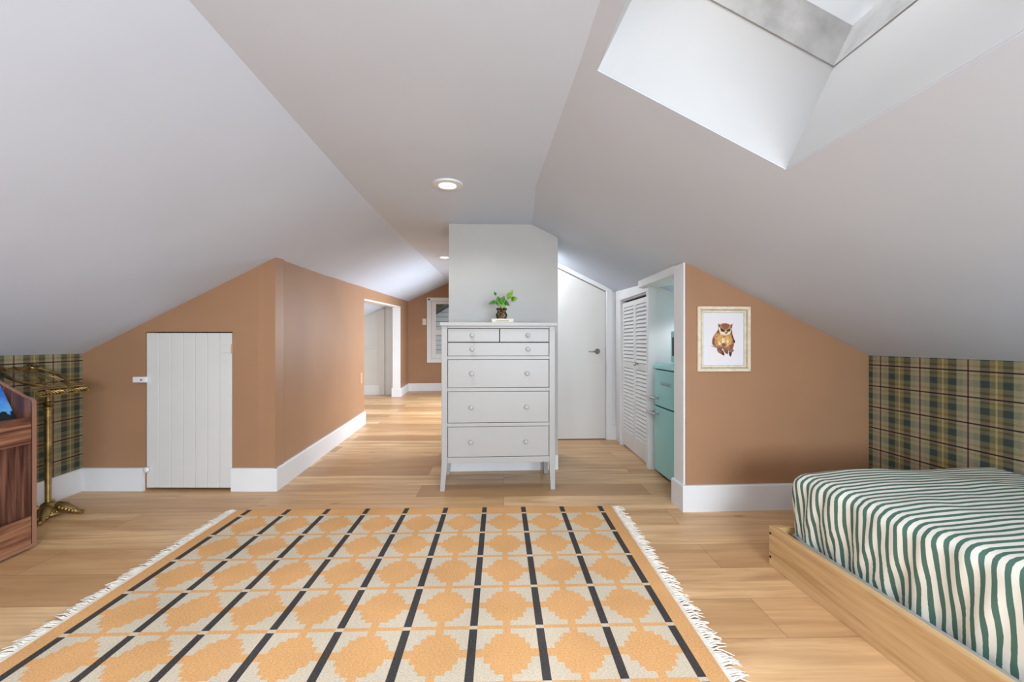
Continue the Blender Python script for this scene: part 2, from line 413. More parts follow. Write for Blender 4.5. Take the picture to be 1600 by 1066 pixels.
# brown right gable wall
rg = MB(); 
rg.prism([(1.33, 2.79, 0), (2.66, 2.79, 0), (2.66, 2.79, 1.08), (1.33, 2.79, rslope(1.33, 2.79)+.02)], (0, .15, 0))
struct(rg, 'wall_right_gable', M['brown'], 'brown painted wall with the owl picture', 'wall')
struct(MB().box((2.63, -1.75, 0), (2.75, 2.80, 1.12)), 'wall_right', M['plaid_r'], 'low knee wall papered in olive and teal plaid behind the bed', 'wall')
# back wall behind the camera with a wide opening added for light
bw = MB(); bw.box((-3.0, -1.85, 0), (-1.0, -1.75, 2.3)); bw.box((1.8, -1.85, 0), (2.9, -1.75, 2.3)); bw.box((-1.0, -1.85, 0), (1.8, -1.75, .55)); bw.box((-1.0, -1.85, 1.6), (1.8, -1.75, 2.3))
struct(bw, 'wall_back', M['brown'], 'brown wall behind the viewer', 'wall')
# chimney / column
col = MB().box((-.355, 3.76, 0), (.617, 4.36, 2.32)); struct(col, 'wall_chimney', M['chimney'], 'pale grey boxed column behind the tall dresser', 'wall')
# attic room beyond the opening
a = MB(); a.box((-3.9, 9.2, 0), (-1.98, 9.3, 2.3)); a.box((-3.95, 4.9, 0), (-3.85, 6.4, 1.9)); a.box((-3.95, 8.0, 0), (-3.85, 9.3, 1.9)); a.box((-3.95, 6.4, 0), (-3.85, 8.0, .65)); a.box((-3.95, 6.4, 1.3), (-3.85, 8.0, 1.9)); a.box((-3.9, 4.85, 0), (-1.8, 4.95, 2.2))  # unseen gap in the side wall added for the attic lamp
a.box((-2.35, 9.175, 0), (-2.235, 9.2, 1.84)); a.box((-2.02, 8.86, 0), (-1.985, 9.2, 2.2)); a.box((-2.9, 9.16, 1.0), (-2.35, 9.2, 1.03))
struct(a, 'wall_attic', M['white_warm'], 'white panelled attic walls seen through the opening', 'wall')

# --- trim
def bb(name, T, u0, u1, h=.175, t=.022, side=-1):
    m = MB(T); m.prism([(u0, 0, 0), (u0, side*t, 0), (u0, side*t, h-.008), (u0, side*(t-.006), h), (u0, 0, h)], (u1-u0, 0, 0))
    return struct(m, name, M['white'], 'white painted baseboard', 'baseboard')
TKn, LKn = frame(KL0, KL1)
bb('baseboard_left', TKn, 0, LKn-.02)
bb('baseboard_left_gable', TG, .0, DU0-.005)
bb('baseboard_left_corner', TG, DU1, LG+.022)
TC, LC = frame((-1.64, 3.34), (cor(OY0), OY0)); bb('baseboard_corridor', TC, -.02, LC)
TC2, LC2 = frame((cor(OY1), OY1), C1); bb('baseboard_corridor_end', TC2, 0, LC2)
TF, LF = frame((-1.86, YF), (.32, YF)); bb('baseboard_far', TF, 0, LF)
TJ, _ = frame((-2.0, OY1), (cor(OY1)+.022, OY1)); bb('baseboard_jamb', TJ, 0, .19, .175)
TD, _ = frame((1.43, 4.86), (1.48, 4.86)); bb('baseboard_stair', TD, 0, .045)
TH, _ = frame((-.355, 3.76), (.617, 3.76)); bb('baseboard_chimney', TH, 0, .972, .13, .015)
TR, _ = frame((1.30, 2.79), (2.63, 2.79)); bb('baseboard_right_gable', TR, 0, 1.33)
TE, _ = frame((1.325, 2.95), (1.325, 2.79)); bb('baseboard_right_end', TE, 0, .16, .175, .025)
TR2, _ = frame((2.63, 2.77), (2.63, -1.7)); bb('baseboard_right', TR2, 0, 4.4)
TA_, _ = frame((-3.85, 9.2), (-2.0, 9.2)); bb('baseboard_attic', TA_, 0, 1.5, .20)
# white end cap of the brown wall and header over the alcove
e = MB(); e.box((1.318, 2.80, .17), (1.335, 2.945, rslope(1.33, 2.85)))
struct(e, 'trim_1', M['white'], 'white upright board capping the end of the brown wall', 'trim')
h = MB(); TX, LX = frame((1.322, 2.90), (1.392, 3.875))
hh = [TX @ Vector((u, 0, 0)) for u in (0, LX)]
h = MB(TX); z0, z1 = 1.638, 1.648
h.prism([(0, -.22, z0), (0, 0, z0), (0, 0, 1.70), (0, -.22, 1.60+.02)], (LX, 0, 0)) if False else None
h.add([(0.05, 0, 1.632), (LX, 0, 1.648), (LX, -.10, 1.632), (0.05, -.24, 1.600), (0.05, 0, 1.71), (LX, 0, 1.74), (LX, -.10, 1.72), (0.05, -.24, 1.65)],
      [(0, 1, 2, 3), (4, 5, 6, 7), (0, 1, 5, 4), (1, 2, 6, 5), (2, 3, 7, 6), (3, 0, 4, 7)])
struct(h, 'trim_2', M['white'], 'white header board across the top of the alcove', 'trim')
# corridor opening lining
t = MB()
for (y0, y1) in ((OY1, OY1+.0),): pass
t.prism([(cor(OY1)+.004, OY1-.02, 0), (cor(OY1)-.15, OY1-.02, 0), (cor(OY1)-.15, OY1-.02, 1.86), (cor(OY1)+.004, OY1-.02, 1.86)], (0, .02, 0))
t.prism([(cor(OY0)+.006, OY0, 1.715), (cor(OY1)+.006, OY1, 1.84), (cor(OY1)-.14, OY1, 1.84), (cor(OY0)-.14, OY0, 1.715)], (0, 0, .022))
struct(t, 'trim_3', M['white'], 'white lining of the wide passage opening', 'trim')
# casing of white door
t = MB(); yy = 4.838
t.prism([(1.368, yy, 0), (1.432, yy, 0), (1.432, yy, 1.745), (1.368, yy, 1.775)], (0, .024, 0))
t.prism([(.55, yy+.003, 2.118), (1.369, yy+.003, 1.728), (1.369, yy+.003, 1.783), (.55, yy+.003, 2.176)], (0, .019, 0)); t.box((.53, yy, 0), (.595, yy+.022, 2.12))
struct(t, 'trim_4', M['white'], 'white casing along the sloped top of the far door', 'trim', bevel=.003)
# casing of louvred doors
t = MB(TK)
t.box((.0, 0, 0), (.06, .018, LZ)); t.box((.90, 0, 0), (.955, .018, LZ+.01)); t.box((0, 0, LZ), (.955, .018, 1.672)); t.box((.05, -.06, LZ-.012), (.90, -.001, LZ))
struct(t, 'trim_5', M['white'], 'white casing around the louvred closet doors', 'trim', bevel=.003)

# ------------------------------------------------------------------ doors
# door_1 the low plank hatch
p = TG @ Vector((.83, 0, 0)); d1 = sroot('door_1', 'low white tongue-and-groove hatch door in the brown wall', 'door', tuple(p))
m = MB(TG); npl = 7; w_ = (DU1-DU0-.012)/npl
for i in range(npl):
    u0 = DU0+.006+i*w_; m.box((u0+.0012, .0, .02), (u0+w_-.0012, .025, DZ-.008))
m.box((DU0+.006, .010, .02), (DU1-.006, .035, DZ-.008))
m.build('plank_panel', M['white_warm'], d1, bevel=.003)
MB(TG).box((DU0-.075, -.03, .833), (DU0+.025, -.002, .876)).build('turn_latch', M['white'], d1, bevel=.003)
mk = MB(TG); mk.lathe([(.004, -.012), (.006, -.008), (.006, 0)], (DU0-.005, -.028, .853), 10, 'y'); mk.build('latch_screw', M['nickel'], d1)
mk = MB(TG).lathe([(.002, -.034), (.016, -.032), (.022, -.022), (.014, -.008), (.010, 0)], (DU0+.026, -.001, .165), 16, 'y'); mk.build('knob', M['white'], d1, smooth=True)
for z in (1.09, .14):
    MB(TG).box((DU1-.07, -.005, z-.03), (DU1-.01, -.0005, z+.03)).box((DU1-.008, -.008, z-.035), (DU1+.002, -.0005, z+.035), 1).build('hinge', [M['white_warm'], M['plate_tan']], d1, bevel=.001)
# near-black board standing in for the shade behind the hatch
struct(MB(TG).box((DU0, .10, 0), (DU1, .115, DZ)), 'hatch_shade_board', M['gap'], 'dark board painted as shade behind the hatch opening', 'wall')

# door_2 white door with slanted top
d2 = sroot('door_2', 'plain white door with a slanted top and a nickel lever', 'door', (.98, 4.88, 0))
m = MB(); m.prism([(DX0+.004, 4.868, .012), (DX1-.004, 4.868, .012), (DX1-.004, 4.868, 1.722), (DX0+.004, 4.868, 2.084)], (0, .036, 0)); m.build('door_panel', M['white_warm'], d2, bevel=.002)
hd = MB(); hd.lathe([(.032, 0), (.032, -.006), (.026, -.012), (.012, -.014), (.011, -.05)], (1.262, 4.868, 1.03), 24, 'y')
hd.tube([(1.262, 4.822, 1.03), (1.235, 4.818, 1.032), (1.19, 4.815, 1.024), (1.150, 4.818, 1.030)], [.011, .010, .008, .006], 10)
hd.build('lever_handle', M['nickel'], d2, smooth='angle')
MB().box((DX1-.006, 4.862, .985), (DX1+.001, 4.87, 1.07)).build('strike_plate', M['nickel'], d2)

# door_3 louvred bifold
d3 = sroot('door_3', 'white louvred bifold closet doors', 'door', tuple(TK @ Vector((.48, 0, 0))))
lw = (LU1-LU0-.012)/2
for i in (0, 1):
    u0 = LU0+.004+i*(lw+.004); u1 = u0+lw; st = .034; zb, zt = .022, LZ-.038
    fr = MB(TK); y0, y1 = -.035, -.008
    fr.box((u0, y0, zb), (u0+st, y1, zt)); fr.box((u1-st, y0, zb), (u1, y1, zt))
    fr.box((u0+st, y0, zb), (u1-st, y1, zb+.15)); fr.box((u0+st, y0, zt-.05), (u1-st, y1, zt)); fr.box((u0+st, y0, .865), (u1-st, y1, .93))
    lf = fr.build('door_leaf', M['white'], d3, bevel=.002)
    sl = MB(TK)
    for (za, zc) in ((zb+.15, .865), (.93, zt-.05)):
        k_ = int((zc-za)/.037)
        for q in range(k_):
            z = za+(q+.5)*(zc-za)/k_
            sl.add([(u0+st, -.012, z-.016), (u1-st, -.012, z-.016), (u1-st, -.031, z+.018), (u0+st, -.031, z+.018),
                    (u0+st, -.008, z-.010), (u1-st, -.008, z-.010), (u1-st, -.027, z+.023), (u0+st, -.027, z+.023)],
                   [(0, 3, 2, 1), (4, 5, 6, 7), (0, 1, 5, 4), (1, 2, 6, 5), (2, 3, 7, 6), (3, 0, 4, 7)])
    sl.build('louvre_slats', M['white'], lf)
    if i == 0:
        kn = MB(TK).lathe([(.010, 0), (.008, .018), (.017, .026), (.020, .036), (.014, .046), (.002, .048)], (u1-.12, -.008, .925), 8, 'y'); kn.build('knob', M['chrome'], lf, smooth='angle')
struct(MB(TK).box((LU0, -.062, LZ-.034), (LU1, -.05, LZ)), 'shade_strip', M['gap'], 'dark strip painted in as shade above the louvred doors', 'trim')  # solid strip coloured dark to put shade in the gap over the leaves

# ------------------------------------------------------------------ windows
w1 = sroot('window_1', 'white framed window on the far wall looking onto grey siding', 'window', (-.92, YF, 0))
m = MB(); y0 = YF-.022
m.box((-1.43, y0, .65), (WX0, YF, 2.154)); m.box((WX1, y0, .65), (-.40, YF, 2.154)); m.box((WX0, y0, WZ1-.0), (WX1, YF, 2.154)); m.box((WX0, y0, .65), (WX1, YF, WZ0)); m.build('casing', M['white'], w1, bevel=.003)
m = MB(); ya, yb = YF+.02, YF+.07
m.box((WX0, ya, WZ0), (WX0+.10, yb, WZ1)); m.box((WX1-.1, ya, WZ0), (WX1, yb, WZ1)); m.box((WX0+.10, ya, WZ1-.06), (WX1-.1, yb, WZ1)); m.box((WX0+.10, ya, WZ0), (WX1-.1, yb, WZ0+.11)); m.box((WX0+.10, ya, 1.30), (WX1-.1, yb, 1.40)); m.build('sash', M['white'], w1, bevel=.003)
MB().box((WX0+.09, YF+.04, WZ0+.1), (WX1-.09, YF+.046, WZ1-.05)).build('pane', M['glass'], w1)

hb = thing('curtain_hook', 'tiny dark curtain hook on the upper left corner of the far window casing', 'hook', (-1.375, YF-.022, 2.11))
mm = MB(); mm.lathe([(.020, 0), (.020, -.006), (.008, -.01), (.008, -.035), (.017, -.045), (.017, -.055), (.004, -.062)], (-1.375, YF-.022, 2.105), 12, 'y'); mm.build('hook_body', M['black'], hb, smooth='angle')

# skylight (window_2)
sl = Vector((1, 0, -.485)).normalized(); nn = Vector((.485, 0, 1)).normalized()
A = Vector((HX0, 0, rslope(HX0, 1))); B = Vector((HX1, 0, rslope(HX1, 1)))
sk = sroot('window_2', 'deep white skylight cut into the right ceiling slope', 'window', ((HX0+HX1)/2, (HY0+HY1)/2, 2.0))
D1, D2 = .43, .60
def ring(mb, d0, d1, t, inset=0):
    a0, b0 = A+sl*inset+nn*d0, B-sl*inset+nn*d0; a1, b1 = A+sl*inset+nn*d1, B-sl*inset+nn*d1
    ya, yb = HY0+inset, HY1-inset
    def q(p, y): return (p.x, y, p.z)
    o = -sl*t
    mb.prism([q(a0, ya-t), q(a1, ya-t), q(a1, yb+t), q(a0, yb+t)], o)
    mb.prism([q(b0, ya-t), q(b1, ya-t), q(b1, yb+t), q(b0, yb+t)], -o)
    mb.prism([q(a0, ya), q(a1, ya), q(b1, ya), q(b0, ya)], (0, -t, 0))
    mb.prism([q(a0, yb), q(a1, yb), q(b1, yb), q(b0, yb)], (0, t, 0))
m = MB(); ring(m, .003, D1, .03, .001); m.build('shaft', M['shaft'], sk)
m = MB(); ring(m, D1, D2, .03, .006); m.build('curb', M['curb'], sk)
m = MB(); nu = nv = 12; vs = []; fs = []
for i in range(nu+1):
    for j in range(nv+1):
        a_, b_ = i/nu, j/nv; hgt = .11*(1-(2*a_-1)**4)*(1-(2*b_-1)**4)
        p = A.lerp(B, a_)*1.0+nn*(D2+hgt); p = p+sl*((a_-.5)*.05); vs.append((p.x, HY0-.02+(HY1-HY0+.04)*b_, p.z))
for i in range(nu):
    for j in range(nv): k_ = i*(nv+1)+j; fs.append((k_, k_+1, k_+nv+2, k_+nv+1))
m.add(vs, fs); dm = m.build('pane', M['dome'], sk, smooth=True); so = dm.modifiers.new('solid', 'SOLIDIFY'); so.thickness = .004

# outside: neighbour house and tree
nb = thing('neighbor_house', 'grey clapboard house with a gable roof outside the far window', 'house', (0, 14.5, -3))
MB().prism([(-2.5, 14.5, -3), (4, 14.5, -3), (4, 14.5, 2.2), (1.2, 14.5, 3.85), (-2.5, 14.5, 1.63)], (0, 3, 0)).build('clapboard_wall', M['siding'], nb)
m = MB(); m.prism([(-2.9, 14.2, 1.42), (1.2, 14.2, 3.86), (1.2, 14.2, 3.98), (-2.9, 14.2, 1.54)], (0, 3.5, 0)); m.prism([(1.2, 14.2, 3.86), (4.5, 14.2, 1.9), (4.5, 14.2, 2.02), (1.2, 14.2, 3.98)], (0, 3.5, 0)); m.build('roof', M['roof'], nb)
tr = thing('tree', 'leafy olive tree behind the neighboring roof', 'tree', (-1.5, 21, -3))
m = MB(); m.tube([(-1.5, 21, -3), (-1.4, 21, 1), (-1.5, 21, 4)], [.3, .22, .1], 10); m.build('trunk', M['bark'], tr, smooth=True)
bm_ = MB()
for i in range(26):
    c_ = (-1.5+random.uniform(-3, 3), 21+random.uniform(-1.5, 1.5), 4.2+random.uniform(-2.6, 2.6)); bm_.sphere(c_, random.uniform(.6, 1.1), 10)
cr = bm_.build('crown', M['foliage'], tr)
for v in cr.data.vertices: v.co += Vector(noise.noise_vector(v.co*2.3))*.35

# ------------------------------------------------------------------ small wall things
def plate(name, label, cat, T, u, z, w, h, mat, detail):
    c0 = T @ Vector((u, 0, z)); r = thing(name, label, cat, tuple(c0))
    MB(T).box((u-w/2, -.007, z-h/2), (u+w/2, 0, z+h/2)).build('cover_plate', mat, r, bevel=.002)
    m = MB(T)
    if detail == 'switch': m.box((u-.017, -.010, z-.033), (u+.017, -.006, z+.033))
    else:
        for dz in (-.02, .02): m.box((u-.015, -.010, z+dz-.013), (u+.015, -.006, z+dz+.013))
    m.build('rocker' if detail == 'switch' else 'socket', mat, r, bevel=.001)
plate('light_switch', 'small cream switch plate left of the far window', 'light switch', TF, (-1.86-(-1.49))*-1, 1.593, .085, .145, M['plate'], 'switch')
plate('wall_outlet', 'tan outlet plate low on the passage wall before the opening', 'outlet', TC, 5.80-3.34, .65, .09, .14, M['plate_tan'], 'socket')

# recessed lights: two real, the rest added and unseen
def downlight(x, y, power, label, z=None):
    z = z if z is not None else hL(y)+(hR(y)-hL(y))*(x+.885)/(xr(y)+.885)
    r = thing('recessed_light', label, 'ceiling light', (x, y, z), group='recessed ceiling lights')
    m = MB().lathe([(.052, -.002), (.058, -.012), (.096, -.008), (.098, .002)], (x, y, z-.001), 40, cap=False); m.build('trim_ring', M['white'], r, smooth='angle')
    MB().lathe([(.002, -.004), (.055, -.004), (.055, .0)], (x, y, z-.002), 32).build('lens', M['lamp'], r)
    l = bpy.data.lights.new('recessed_lamp', 'SPOT'); l.energy = power; l.spot_size = R(168); l.spot_blend = .35; l.shadow_soft_size = .07; l.color = (.87, .935, 1)
    o = bpy.data.objects.new('recessed_lamp', l); COL.objects.link(o); o.parent = r; o.location = (0, 0, -.03)
downlight(-.268, 2.755, 24, 'round lit ceiling light in front of the column')
downlight(-.60, 5.75, 8, 'round ceiling light farther back, half hidden by the column')
downlight(-.28, .45, 70, 'added unseen fill light overhead, nearer than the frame shows')  # unseen light added to brighten floor and walls
downlight(-.28, -1.0, 60, 'added unseen fill light overhead by the added back opening')  # another unseen light added overhead for fill
downlight(1.80, 3.35, 7, 'added unseen ceiling light inside the refrigerator alcove', z=1.42)  # unseen light added to lift the alcove walls
downlight(.40, 4.60, 40, 'added unseen ceiling light for the bright passage behind the column')  # hidden light added for the bright area past the column

# ------------------------------------------------------------------ dresser
XD0, XD1, YD0, YD1, HD = -.362, .512, 3.245, 3.69, 1.293
dr = thing('tall_dresser', 'tall white dresser with six drawers in front of the pale column', 'dresser', ((XD0+XD1)/2, (YD0+YD1)/2, 0))
MB().box((XD0-.012, YD0-.018, HD-.028), (XD1+.018, YD1, HD)).build('top_board', M['dresser'], dr, bevel=.004)
def leg(x0, x1, y0, y1, out):
    m = MB(); dx = .012*out
    if out < 0: bx0, bx1 = x0+dx, x0+dx+.036
    else: bx0, bx1 = x1+dx-.036, x1+dx
    zt = .215
    m.add([(bx0, y0, 0), (bx1, y0, 0), (bx1, y0+.034, 0), (bx0, y0+.034, 0), (x0, y0, zt), (x1, y0, zt), (x1, y1, zt), (x0, y1, zt), (x0, y0, HD-.028), (x1, y0, HD-.028), (x1, y1, HD-.028), (x0, y1, HD-.028)],
          [(0, 3, 2, 1), (0, 1, 5, 4), (1, 2, 6, 5), (2, 3, 7, 6), (3, 0, 4, 7), (4, 5, 9, 8), (5, 6, 10, 9), (6, 7, 11, 10), (7, 4, 8, 11), (8, 9, 10, 11)])
    m.build('leg', M['dresser'], dr, bevel=.003)
leg(XD0, XD0+.046, YD0, YD0+.046, -1); leg(XD1-.046, XD1, YD0, YD0+.046, 0); leg(XD0, XD0+.046, YD1-.046, YD1, -1); leg(XD1-.046, XD1, YD1-.046, YD1, 0)
xi0, xi1 = XD0+.046, XD1-.046
m = MB(); yr = YD0+.004
for (za, zb_) in ((1.247, HD-.028), (1.010, 1.034), (.764, .790), (.494, .520), (.215, .258)): m.box((xi0, yr, za), (xi1, yr+.03, zb_))
m.build('front_rail', M['dresser'], dr, bevel=.0015)
m = MB(); m.box((XD0+.012, YD0+.04, .215), (XD0+.03, YD1-.04, HD-.03)); m.box((XD1-.03, YD0+.04, .215), (XD1-.012, YD1-.04, HD-.03)) if 0 else None; m.build('side_panel', M['dresser'], dr); MB().box((XD1-.03, YD0+.04, .215), (XD1-.012, YD1-.04, HD-.03)).build('side_panel', M['dresser'], dr)
MB().box((XD0+.03, YD0+.05, .22), (XD1-.03, YD1-.02, HD-.03)).build('carcass', M['gap'], dr)  # carcass coloured near-black so the drawer gaps carry painted shade
def drawer(x0, x1, z0, z1, knobs):
    g_ = .0035; m = MB().box((x0+g_, yr+.003, z0+g_), (x1-g_, yr+.022, z1-g_)); o = m.build('drawer', M['dresser'], dr, bevel=.0012)
    for kx in knobs:
        MB().lathe([(.008, 0), (.0075, -.012), (.014, -.018), (.017, -.026), (.013, -.034), (.002, -.036)], (kx, yr+.003, (z0+z1)/2), 18, 'y').build('knob', M['dresser'], o, smooth='angle')
xm = .082
drawer(xi0, xm, 1.140, 1.247, [-.128]); drawer(xm, xi1, 1.140, 1.247, [.300])
drawer(xi0, xi1, 1.034, 1.140, [-.128, .300]); drawer(xi0, xi1, .790, 1.010, [-.132, .294]); drawer(xi0, xi1, .520, .764, [-.136, .288]); drawer(xi0, xi1, .258, .494, [-.138, .284])

# book, jar and plant on the dresser
bk = thing('book', 'small cream book lying flat under the plant jar', 'book', (.10, 3.42, HD))
MB().box((.022, 3.36, HD+.0005), (.195, 3.49, HD+.0035)).box((.022, 3.36, HD+.031), (.195, 3.49, HD+.034)).box((.022, 3.36, HD+.0035), (.195, 3.363, HD+.031)).build('cover', M['book_cream'], bk)
MB().box((.025, 3.3632, HD+.0035), (.192, 3.487, HD+.031)).build('pages', M['pages'], bk)
m = MB(); x = .055
while x < .150:
    w_ = random.choice((.004, .006, .005)); m.box((x, 3.3592, HD+.013), (x+w_, 3.3602, HD+.013+random.choice((.008, .010)))); x += w_+.003
m.build('spine_lettering', M['ink'], bk)
pot = (.102, 3.42); zj = HD+.0345
jr = thing('plant_jar', 'small tapered glass jar of roots and pebbles standing on the cream book', 'jar', (pot[0], pot[1], zj))
MB().lathe([(.030, 0), (.040, .006), (.047, .028), (.045, .040), (.036, .056), (.034, .064), (.044, .078), (.043, .088), (.040, .088), (.040, .079), (.030, .064), (.032, .055), (.042, .038), (.043, .028), (.036, .010), (.002, .008)], (*pot, zj), 28, cap=False).build('glass', M['jar_glass'], jr, smooth=True)
m = MB()
for i in range(70):
    a_ = random.uniform(0, 6.28); zz = random.uniform(.014, .044); rr = .034*math.sqrt(random.random())
    m.sphere((pot[0]+rr*math.cos(a_), pot[1]+rr*math.sin(a_), zj+zz), random.uniform(.004, .0075), 7, random.choice((0, 0, 1)))
m.build('pebbles', [M['roots'], M['pages']], jr, kind='stuff')
pl = thing('pothos_plant', 'green leafy cutting growing out of the glass jar', 'plant', (pot[0], pot[1], zj+.05))
m = MB()
for i in range(14):
    a_ = random.uniform(0, 6.28); r0 = random.uniform(.004, .022)
    m.tube([(pot[0]+r0*.6*math.cos(a_), pot[1]+r0*.6*math.sin(a_), zj+.088), (pot[0]+r0*.8*math.cos(a_), pot[1]+r0*.8*math.sin(a_), zj+.064), (pot[0]+r0*1.3*math.cos(a_+.5), pot[1]+r0*1.3*math.sin(a_+.5), zj+.046)], .0022, 5)
for a_ in range(0, 360, 24):
    m.sphere((pot[0]+.028*math.cos(R(a_)), pot[1]+.028*math.sin(R(a_)), zj+.082), .009, 7)
m.build('roots', M['roots'], pl, smooth=True)
def leaf(base, tip, width, droop, light, yaw=0):
    base = Vector(base); tip = Vector(tip); d = tip-base; L = d.length; side = d.cross(Vector((yaw, -1, .35))).normalized(); nrm = side.cross(d).normalized()
    vs = []; fs = []; N = 9; prof = [0.12, .62, .95, 1, .92, .76, .55, .3, .0]
    for i in range(N):
        t_ = i/(N-1); c_ = base+d*t_+Vector((0, 0, -droop*t_*t_)); w_ = width*prof[i]/2
        for s_ in (-1, -.5, 0, .5, 1): vs.append(c_+side*w_*s_+nrm*(abs(s_)*w_*.35))
    for i in range(N-1):
        for j in range(4): k_ = i*5+j; fs.append((k_, k_+1, k_+6, k_+5))
    m = MB(); m.add(vs, fs); o = m.build('leaf', M['leaf_light'] if light else M['leaf'], pl, smooth=False)
    o.data.polygons.foreach_set('use_smooth', [True]*len(o.data.polygons)); so = o.modifiers.new('solid', 'SOLIDIFY'); so.thickness = .0012
    return o
px = lambda x, z, y=3.42: ((x-764)*.00523+.0, y, HD+(503-z)*.00523)   # helper scale for the cutting's outline
zt = zj+.085
leaves = [((775, 459), (771.5, 453.5), .022, 0, 0), ((776, 470), (763, 472), .034, .008, 0), ((780, 474), (778, 461), .062, 0, 0), ((783, 473), (787.5, 461), .058, 0, 0),
          ((786, 470), (796, 474.5), .040, .008, 0), ((783, 476), (789, 477.5), .045, .004, 1), ((793, 465), (801, 452), .052, -.004, 1), ((799, 467.5), (808.5, 463), .050, .002, 1), ((776, 474), (783, 470), .05, 0, 1)]
for i, ((a1, b1), (a2, b2), w_, dr_, lt) in enumerate(leaves):
    yo = 3.42+random.uniform(-.03, .03)
    leaf(px(a1, b1, yo), px(a2, b2, yo-.015), w_, dr_, lt)
m = MB()
for (a1, b1) in ((775, 460), (776, 470), (793, 465), (799, 468), (783, 473), (787, 471)):
    e_ = Vector(px(a1, b1)); s_ = Vector((pot[0], pot[1], zt-.01)); mid = s_.lerp(e_, .5)+Vector((0, 0, .012)); m.tube([s_, mid, e_], .0018, 6)
m.build('stems', M['stem'], pl, smooth=True)

# ------------------------------------------------------------------ refrigerator and microwave
FX, FY0, FY1 = 1.425, 3.16, 3.645
fr = thing('refrigerator', 'retro aqua two-door refrigerator in the white alcove', 'refrigerator', (1.72, 3.4, 0))
MB().box((FX+.05, FY0, .03), (2.0, FY1, .955)).build('cabinet', M['aqua'], fr, bevel=.045, seg=6)
MB().box((FX+.035, FY0+.02, .04), (FX+.06, FY1-.02, .93)).build('gasket', M['gap'], fr)
def rdoor(z0, z1, name):
    m = MB(); vs = []; fs = []; N = 14
    for i in range(N+1):
        t_ = i/N; y = FY0+(FY1-FY0)*t_; bl = .018*(1-(2*t_-1)**4)-.0
        edge = min(t_, 1-t_); rd = .014*max(0, 1-edge/.05)**2
        vs += [(FX+.022-bl+rd, y, z0), (FX+.022-bl+rd, y, z1), (FX+.045, y, z0), (FX+.045, y, z1)]
    for i in range(N):
        a_, b_ = i*4, (i+1)*4; fs += [(a_, b_, b_+1, a_+1), (a_+2, a_+3, b_+3, b_+2), (a_, a_+2, b_+2, b_), (a_+1, b_+1, b_+3, a_+3)]
    fs += [(0, 1, 3, 2), (N*4, N*4+2, N*4+3, N*4+1)]
    m.add(vs, fs); return m.build(name, M['aqua'], fr, bevel=.005, seg=3)
du = rdoor(.604, .905, 'freezer_door'); dl = rdoor(.045, .592, 'fridge_door')
# rounded crown above the doors
m = MB(); prof = []
for i in range(9): a_ = R(90)*i/8; prof.append((FX+.055-.048*math.cos(a_)+.0, .912+.046*math.sin(a_)))
prof = [(FX+.10, .912)]+prof[:]+[(FX+.10, .958)]
m.prism([(x, FY0+.004, z) for x, z in prof], (0, FY1-FY0-.008, 0)); m.build('crown', M['aqua'], fr, bevel=.01, seg=3)
for z, par in ((.668, du), (.535, dl)):
    m = MB(); xs = FX+.006
    m.lathe([(.017, 0), (.017, -.006), (.010, -.012), (.009, -.045)], (xs, FY1-.145, z), 16, 'x'); m.lathe([(.017, 0), (.017, -.006), (.010, -.012), (.009, -.045)], (xs, FY1-.045, z), 16, 'x')
    m.tube([(xs-.043, FY1-.185, z), (xs-.050, FY1-.14, z+.001), (xs-.050, FY1-.05, z+.001), (xs-.048, FY1-.005, z)], [.008, .013, .013, .009], 12)
    m.build('handle', M['chrome'], par, smooth='angle')
for y in (FY0+.05, FY1-.05): MB().lathe([(.018, 0), (.018, .032)], (1.52, y, 0), 12).build('foot', M['black'], fr)
# chrome badge lettering on the freezer door
tc = bpy.data.curves.new('badge', 'FONT'); tc.body = 'GALANZ'; tc.size = .040; tc.extrude = .002; tc.align_x = 'CENTER'; tc.align_y = 'CENTER'; tc.space_character = 1.35
to = bpy.data.objects.new('badge_tmp', tc); COL.objects.link(to); bpy.context.view_layer.update()
me = bpy.data.meshes.new_from_object(to.evaluated_get(bpy.context.evaluated_depsgraph_get())); bpy.data.objects.remove(to)
# text reads along -Y (viewer looks toward +X)
me.transform(Matrix(((0, 0, -1, FX+.0015), (-1, 0, 0, (FY0+FY1)/2-.055), (0, 1, 0, .797), (0, 0, 0, 1))))
me.transform(Matrix.Translation(-Vector((1.72, 3.4, 0)))); me.materials.append(M['chrome'])
bo = bpy.data.objects.new('badge_lettering', me); COL.objects.link(bo); bo.parent = du

mz = .9725
mw = thing('microwave', 'small aqua microwave on top of the refrigerator', 'microwave', (1.7, 3.25, .958))
MB().box((1.515, 3.0, mz), (1.88, 3.455, 1.232)).build('housing', M['aqua'], mw, bevel=.014, seg=4)
MB().box((1.508, 3.085, mz+.03), (1.516, 3.425, 1.205)).build('door_frame', M['aqua'], mw, bevel=.006, seg=3)
MB().box((1.5045, 3.11, mz+.055), (1.509, 3.40, 1.18)).box((1.505, 3.14, mz+.075), (1.5035, 3.37, 1.16), 1).build('door_window', [M['black'], M['mirror_dark']], mw, bevel=.002)
for y in (3.05, 3.41):
    for x in (1.55, 1.84): MB().lathe([(.012, 0), (.012, .016)], (x, y, .9575), 10).build('foot', M['black'], mw)

